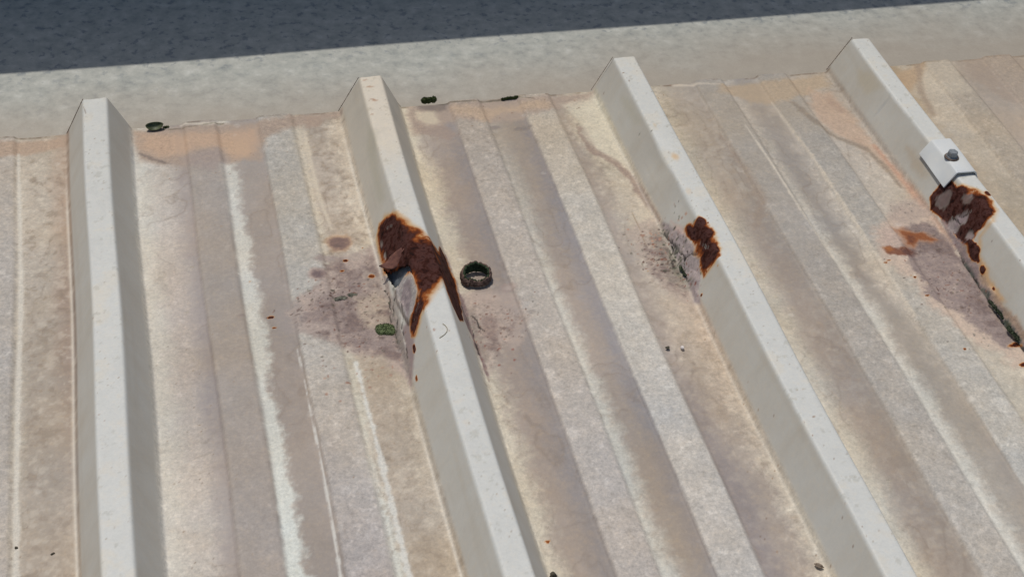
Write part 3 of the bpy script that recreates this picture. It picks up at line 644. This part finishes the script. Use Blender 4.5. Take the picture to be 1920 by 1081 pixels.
# ------------------------------------------------------------------ small materials
def simple(name, c1, c2, scale=300, rough=.8, metal=0, bump=.4, dist=.0004, detail=5, sub=0):
    m, t, b = new_mat(name); P = gpos(t); n = noise(t, P, scale, detail, .65)
    t.links.new(ramp(t, n, [(.32, c1), (.68, c2)]), b.inputs['Base Color'])
    b.inputs['Roughness'].default_value = rough; b.inputs['Metallic'].default_value = metal
    bp = N(t, 'ShaderNodeBump'); bp.inputs['Strength'].default_value = bump; bp.inputs['Distance'].default_value = dist
    t.links.new(n, bp.inputs['Height']); t.links.new(bp.outputs[0], b.inputs['Normal'])
    return m
MOSS = simple('moss', (44,56,24), (92,104,56), 700, .95)
MOSS_DARK = simple('dark_moss', (38,46,30), (78,86,62), 700, .95)
MOSS_OVAL = simple('green_moss', (86,98,62), (126,138,96), 900, .95)
LICH = simple('grey_lichen', (84,84,72), (134,132,116), 500, .95)
LEAF = simple('leaf_green', (44,54,32), (92,98,66), 400, .55)
BARK = simple('dried_bark', (58,44,38), (128,104,92), 420, .9, bump=.9, dist=.0008)
BARK_IN = simple('mossy_lining', (22,36,20), (62,78,48), 700, .95, bump=.9, dist=.0008)
ZINC = simple('dull_zinc', (112,118,122), (150,154,156), 500, .45, .25, .15)
RUBBER = simple('washer', (88,74,66), (122,106,94), 500, .8)
PLATE = simple('white_plate_paint', (204,208,208), (216,216,210), 60, .5, 0, .08)
CRUMB_W = simple('pale_crumb', (196,184,176), (232,228,222), 900, .8)
CRUMB_D = simple('dark_crumb', (46,42,34), (90,84,68), 900, .9)
SEED = simple('brown_husk', (112,96,80), (150,134,116), 500, .8)
FIBRE = simple('dry_fibre', (120,104,70), (150,134,96), 500, .8)

# torn flap of the rib face, curled out over the hole
def tear_flap():
    def q(px, py, lift):                            # point on the ray at a chosen height
        return at(px, py, lift)
    rootA = at(764, 489); rootB = at(757, 468); rootC = at(744, 446)
    outl = [q(711, 498.5, .0125), q(722, 503.5, .0120), q(737, 504.5, .0125), q(750, 498, .0150), q(766, 490.5, .0205)]
    back = [q(711, 498.5, .0125), q(721, 493.5, .0130), q(727, 488.5, .0135), q(734, 478, .0160), q(756, 462, .0235)]
    m_, t_, b_ = new_mat('rusted_torn_steel'); P = gpos(t_)
    t_.links.new(ramp(t_, noise(t_, P, 260, 6, .65), [(.25, (70,38,32)), (.5, (100,62,52)), (.72, (126,84,68))]), b_.inputs['Base Color']); b_.inputs['Roughness'].default_value = .85
    bp = N(t_, 'ShaderNodeBump'); bp.inputs['Strength'].default_value = .5; bp.inputs['Distance'].default_value = .0005
    t_.links.new(noise(t_, P, 500, 5), bp.inputs['Height']); t_.links.new(bp.outputs[0], b_.inputs['Normal'])
    V = []; F = []; n = 14; k = 8
    def lerp_path(pth, s):
        s = s*(len(pth)-1); i = min(int(s), len(pth)-2); f = s-i; return pth[i]*(1-f)+pth[i+1]*f
    for i in range(n+1):
        a = lerp_path(outl, i/n); c = lerp_path(back, i/n)
        for j in range(k+1):
            p_ = a*(1-j/k)+c*(j/k); p_ = p_+np.array([0, 0, .0012*math.sin(math.pi*j/k)*(i/n)+.0003*math.sin(i*2.1+j*1.7)])
            V.append(p_)
    for i in range(n):
        for j in range(k): F.append((i*(k+1)+j, i*(k+1)+j+1, (i+1)*(k+1)+j+1, (i+1)*(k+1)+j))
    o = mesh_obj('torn_flap', V, F, m_, sheet_l); s = o.modifiers.new('thickness', 'SOLIDIFY'); s.thickness = .0007; s.offset = 0
    o['label'] = 'brown rusty flap of metal curling out over the hole'
tear_flap()

def hole_backing():  # backing added to tint the shaded hollow of the hole slate
    P0 = POLY['HOLE2']; x0 = ribs[1][0]-ribs[1][1]; V = []; F = []; n = 16
    c = at(745, 512)
    for i in range(n+1):
        for j in range(n+1):
            xx = x0-.001+.016*i/n; yy = c[1]-.020+.040*j/n
            V.append((xx+.0030, yy, max(float(prof(np.array([xx]))[0])-.0030+.0010*math.sin(i*1.3+j*.9)+.0008*math.sin(j*2.1), -.004)))
    for i in range(n):
        for j in range(n): F.append((i*(n+1)+j, (i+1)*(n+1)+j, (i+1)*(n+1)+j+1, i*(n+1)+j+1))
    o = mesh_obj('hole_backing', V, F, simple('hole_shade_slate', (74,80,86), (104,110,114), 300, .7), sheet_l)
    o['label'] = 'slate grey backing added inside the torn hole in the tone of its shade'
    s = o.modifiers.new('thickness', 'SOLIDIFY'); s.thickness = .0006
hole_backing()
# dark tube added as gap shade where each rib's left slope meets the tray
def gap_shade_tube(i, par, amt):
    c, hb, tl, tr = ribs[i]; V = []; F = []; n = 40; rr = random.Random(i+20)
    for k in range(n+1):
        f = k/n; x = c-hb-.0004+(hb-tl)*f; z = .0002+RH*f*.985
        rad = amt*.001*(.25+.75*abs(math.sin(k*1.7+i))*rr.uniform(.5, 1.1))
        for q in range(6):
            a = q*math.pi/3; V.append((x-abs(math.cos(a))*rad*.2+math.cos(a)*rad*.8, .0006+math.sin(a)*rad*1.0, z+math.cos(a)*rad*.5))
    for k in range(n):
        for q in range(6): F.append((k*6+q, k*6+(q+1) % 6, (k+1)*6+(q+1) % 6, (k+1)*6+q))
    mesh_obj('gap_shade_tube', V, F, GAP_DARK, par)
GAP_DARK = simple('gap_shade_brown', (76,64,54), (128,110,92), 700, .9)
gap_shade_tube(0, sheet_l, .8); gap_shade_tube(1, sheet_l, .7); gap_shade_tube(2, sheet_r, .45); gap_shade_tube(3, sheet_r, .6)

# ------------------------------------------------------------------ saddle plate with its bolt on the fourth rib
def saddle():
    c, hb, tl, tr = ribs[3]; y0, y1 = -.1475, -.1895
    root = empty('saddle_plate', (c, (y0+y1)/2, RH)); tag(root, 'small white folded saddle plate bolted over the right-hand rib above its rust patch', 'saddle plate')
    off = .0010
    prof_p = [(-.0150, -.0100), (-.0147, -.0095), (-.0084, off-.0006), (-.0074, off+.0006), (-.0062, off+.0010), (.0060, off+.0010), (.0076, off+.0004), (.0084, off-.0008), (.0145, -.0130)]
    V = []; F = []; n = len(prof_p); m_ = 16
    for i in range(m_+1):
        f = i/m_; yy = (y0-(y0+y1)/2)*(1-2*f)
        for k, (a, z) in enumerate(prof_p):
            V.append((a, yy+(.0045-.0045*0)*(0), z-RH*0+.0003*math.sin(f*5+k)))
    for i in range(m_):
        for k in range(n-1): F.append((i*n+k, i*n+k+1, (i+1)*n+k+1, (i+1)*n+k))
    o = mesh_obj('plate', V, F, PLATE, root, smooth=True); s = o.modifiers.new('thickness', 'SOLIDIFY'); s.thickness = .0012; s.offset = 1
    bv = o.modifiers.new('bevel', 'BEVEL'); bv.width = .0003; bv.segments = 2; bv.limit_method = 'ANGLE'
    q = at(1786, 289, RH+.005)
    bx, by = q[0]-c, q[1]-(y0+y1)/2
    bm = bmesh.new()
    bmesh.ops.create_cone(bm, cap_ends=True, segments=32, radius1=.0054, radius2=.0048, depth=.0010, matrix=Matrix.Translation((bx, by, off+.0018)))
    bm_obj('washer', bm, RUBBER, root)
    bm = bmesh.new()
    bmesh.ops.create_cone(bm, cap_ends=True, segments=28, radius1=.0044, radius2=.0036, depth=.0010, matrix=Matrix.Translation((bx, by, off+.0027)))
    r = bmesh.ops.create_cone(bm, cap_ends=True, segments=6, radius1=.0040, radius2=.0037, depth=.0034, matrix=Matrix.Translation((bx, by, off+.0048)) @ Matrix.Rotation(.3, 4, 'Z'))
    bmesh.ops.bevel(bm, geom=[e for e in bm.edges if e.calc_length() < .006], offset=.0004, segments=2, affect='EDGES')
    bm_obj('bolt_head', bm, ZINC, root, smooth=False)
saddle()

# ------------------------------------------------------------------ moss, lichen, leaf, bark, crumbs
def moss_bm(sx, sy, sz, n, seed, blade=.0012, lumps=6):
    rr = random.Random(seed); bm = bmesh.new(); cs = []
    for i in range(lumps):
        f = (i+.5)/lumps*2-1; cs.append((f*sx*.72+rr.uniform(-.1, .1)*sx, rr.uniform(-.25, .25)*sy, rr.uniform(.65, 1.0)))
    for (cx, cy, s) in cs:
        r = bmesh.ops.create_icosphere(bm, subdivisions=3, radius=1, matrix=Matrix.Translation((cx, cy, sz*.25)) @ Matrix.Diagonal((max(sx/lumps*1.7, sy*.5)*s, sy*s*.9, sz*.75*s, 1)))
        for v in r['verts']:
            v.co += Vector((rr.uniform(-1, 1), rr.uniform(-1, 1), rr.uniform(-1, 1)))*.00018
    base = [v.co.copy() for v in bm.verts]
    for i in range(n):
        p = rr.choice(base)
        if p.z < 0: continue
        d = Vector((rr.uniform(-1, 1), rr.uniform(-1, 1), rr.uniform(0, 1.2))).normalized(); s = d.cross(Vector((rr.uniform(-1, 1), rr.uniform(-1, 1), .3))).normalized()*blade*.28
        L = blade*rr.uniform(.5, 1.1); a = bm.verts.new(p-s); b_ = bm.verts.new(p+s); c = bm.verts.new(p+d*L*.6+s*.8); e = bm.verts.new(p+d*L)
        bm.faces.new((a, b_, c)); bm.faces.new((a, c, e))
    return bm
def moss(px, py, sx, sy, sz, rot, mat, label, cat='moss', group=None, n=900, seed=1, name='moss_clump', z=None, lumps=6, blade=.0012):
    q = at(px, py) if z is None else at(px, py, z)
    o = bm_obj(name, moss_bm(sx, sy, sz, n, seed, blade, lumps), mat); o.location = (q[0], q[1], q[2]-.0004); o.rotation_euler = (0, 0, rot)
    return tag(o, label, cat, group)
moss(803, 190, .0075, .0022, .0040, .12, MOSS, 'lumpy olive moss tuft in the flashing seam just right of the holed rib', seed=2, n=1500, group='moss along the flashing seam', lumps=5, z=0)
moss(957, 184.5, .0085, .0011, .0016, .05, MOSS, 'thin dark line of moss in the flashing seam midway between the two middle ribs', seed=3, n=900, group='moss along the flashing seam', z=0)
moss(311, 239.5, .0020, .0008, .0014, .05, MOSS, 'tiny tuft of moss at the tip of the curled leaf', seed=4, n=250, lumps=3, group='moss along the flashing seam', z=0)
moss(723, 619, .0066, .0062, .0016, -.05, MOSS_OVAL, 'flat oval cushion of green moss below the torn hole', 'moss', seed=5, n=2600, lumps=3, z=0, blade=.0010)
moss(1266, 466, .0045, .0010, .0008, -1.1, MOSS_DARK, 'dark moss grains in the upper crack of the third rib foot', seed=6, n=320, lumps=6, group='moss in the cracks of the rib feet', z=.001, blade=.0008)
moss(1280, 508, .0060, .0013, .0009, 1.62, MOSS_DARK, 'darker moss patch lowest on the third rib foot below its crack', seed=7, n=420, lumps=7, group='moss in the cracks of the rib feet', z=.001, blade=.0008)
moss(1868, 580, .0120, .0014, .0012, 1.62, MOSS_DARK, 'long strip of dark moss filling the split along the foot of the rightmost rib', seed=8, n=900, lumps=11, group='moss in the cracks of the rib feet', z=.002, blade=.0010)
moss(1900, 626, .0085, .0020, .0015, 1.62, MOSS_DARK, 'broad dark moss pad at the lower end of the split by the right edge', seed=9, n=900, lumps=8, group='moss in the cracks of the rib feet', z=.002, blade=.0010)
moss(638, 560, .0046, .0022, .0016, .2, LICH, 'grey green lichen scrap left of the hole, the larger of the pair', 'lichen', seed=10, n=260, lumps=3, name='lichen_scrap', group='lichen scraps on the pan', z=0, blade=.0009)
moss(662, 553, .0030, .0022, .0012, .0, LICH, 'small grey lichen scrap nearer to the hole', 'lichen', seed=11, n=200, lumps=2, name='lichen_scrap', group='lichen scraps on the pan', z=0, blade=.0009)
moss(733, 575, .0070, .0010, .0008, 1.62, LICH, 'grey lichen crust along the cracked foot of the holed rib', 'lichen', seed=12, n=260, lumps=7, name='lichen_crust', z=.0005, blade=.0008)

# curled leaf
def leaf():
    q = at(290, 241, 0); V = []; F = []; n, k = 28, 10
    for i in range(n+1):
        f = i/n*2-1; wd = .0036*(1-f*f)**.6+.00005
        for j in range(k+1):
            a = (j/k-.5)*2*math.radians(78)
            V.append((f*.0064, math.sin(a)*wd, .0034-math.cos(a)*wd*.95*1.0+.0008*f*f))
    for i in range(n):
        for j in range(k): F.append((i*(k+1)+j, (i+1)*(k+1)+j, (i+1)*(k+1)+j+1, i*(k+1)+j+1))
    o = mesh_obj('curled_leaf', V, F, LEAF); s = o.modifiers.new('thickness', 'SOLIDIFY'); s.thickness = .0004; s.offset = 0
    o.location = (q[0], q[1], .0004); o.rotation_euler = (math.radians(22), 0, .05)
    tag(o, 'small boat-shaped green leaf lying at the sheet end near the leftmost rib', 'leaf')
leaf()

# curled ring of bark lined with moss
def ring():
    q = at(893, 524, 0); root = empty('bark_curl', (q[0], q[1], 0), 0); tag(root, 'ring-shaped curl of brown bark lined with dark green moss on the pan beside the hole', 'bark curl')
    rr = random.Random(3)
    def band(r0, th, lining):
        V = []; F = []; n = 110; k = 12; t0, t1 = math.radians(198), math.radians(198+392)
        for i in range(n+1):
            f = i/n; a = t0+(t1-t0)*f; R_ = r0*(1+.20*(f if True else 0)-.06)
            far = .5+.5*math.sin(a); hgt = .0032+.0036*far; hgt *= (1 if .03 < f < .97 else .8)
            wob = .0005*math.sin(a*1.0+.6)+.00010*math.sin(a*9.7+1)+.00014*math.sin(a*23)
            for j in range(k+1):
                g = j/k; z = g*hgt + .0006
                bul = .0007*math.sin(math.pi*g)
                sgn = -1 if lining else 1
                nz = .00035*rr.uniform(-1, 1)
                rad = R_+sgn*th+bul*(1)+wob*(.5+g)+nz-.0012*g*(1-far)
                V.append((math.cos(a)*rad*1.02, math.sin(a)*rad*.92, z+(.0004*math.sin(a*5)+.0004*math.sin(a*17+2)+.0003*rr.uniform(-1, 1))*g))
        for i in range(n):
            for j in range(k): F.append((i*(k+1)+j, (i+1)*(k+1)+j, (i+1)*(k+1)+j+1, i*(k+1)+j+1))
        return V, F
    V, F = band(.0085, .0004, False); o = mesh_obj('bark_shell', V, F, BARK, root); s = o.modifiers.new('t', 'SOLIDIFY'); s.thickness = .0011; s.offset = 0
    V, F = band(.0085, .0007, True); o = mesh_obj('moss_lining', V, F, BARK_IN, root); s = o.modifiers.new('t', 'SOLIDIFY'); s.thickness = .0012; s.offset = 0
ring()

def lump(name, px, py, s, mat, label, cat, seed, rot=0, z=None):
    q = at(px, py) if z is None else at(px, py, z); bm = bmesh.new(); bmesh.ops.create_icosphere(bm, subdivisions=3, radius=1)
    rr = random.Random(seed); ph = [rr.uniform(0, 6) for _ in range(6)]
    for v in bm.verts:
        k = 1+.18*math.sin(3*v.co.x+ph[0])+.15*math.sin(4*v.co.y+ph[1])+.12*math.sin(5*v.co.z+ph[2])+.08*math.sin(9*v.co.x+ph[3])*math.sin(8*v.co.y+ph[4])
        v.co = Vector((v.co.x*s[0], v.co.y*s[1], v.co.z*s[2]))*k
    o = bm_obj(name, bm, mat); o.location = (q[0], q[1], q[2]+s[2]*.6); o.rotation_euler = (0, 0, rot); return tag(o, label, cat)
lump('crumb', 1279, 653, (.0015, .0011, .0009), CRUMB_W, 'tiny white crumb on the brown strip left of the third rib', 'crumb', 1)
lump('crumb', 1251, 653, (.0013, .0010, .0009), CRUMB_D, 'tiny dark crumb just left of the white one', 'crumb', 2)
lump('crumb', 1037, 1080, (.0022, .0018, .0018), CRUMB_D, 'black crumb at the bottom edge beside the foot of the holed rib', 'crumb', 3)
lump('seed_husk', 1535, 1061, (.0029, .0012, .0010), SEED, 'brown oval seed husk on the pan near the bottom right', 'seed', 4, -.7)
lump('crumb', 31, 1027, (.0009, .0007, .0006), CRUMB_D, 'speck of dark grit at the bottom left near the pale line', 'crumb', 5)
lump('crumb', 99, 1038, (.0011, .0006, .0005), CRUMB_D, 'dark sliver of grit on the brown strip left of the leftmost rib', 'crumb', 6, .5)
# a hair-like fibre on the holed rib
def fibre(l, r, label):
    V = []; F = []; P = [Vector(at(a, b))+Vector((0, 0, .0004)) for a, b in l]
    for i, p in enumerate(P):
        d = (P[min(i+1, len(P)-1)]-P[max(i-1, 0)]).normalized(); s = d.cross(Vector((0, 0, 1))).normalized(); u_ = s.cross(d)
        for k in range(6): V.append(p+(s*math.cos(k*math.pi/3)+u_*math.sin(k*math.pi/3))*r)
    for i in range(len(P)-1):
        for k in range(6): F.append((i*6+k, i*6+(k+1) % 6, (i+1)*6+(k+1) % 6, (i+1)*6+k))
    tag(mesh_obj('plant_fibre', V, F, FIBRE), label, 'fibre')
fibre([(830,607),(835,611),(838.5,616),(838,622),(834,627),(829,631),(824,634)], .00017, 'fine curved plant fibre on the white top of the holed rib')
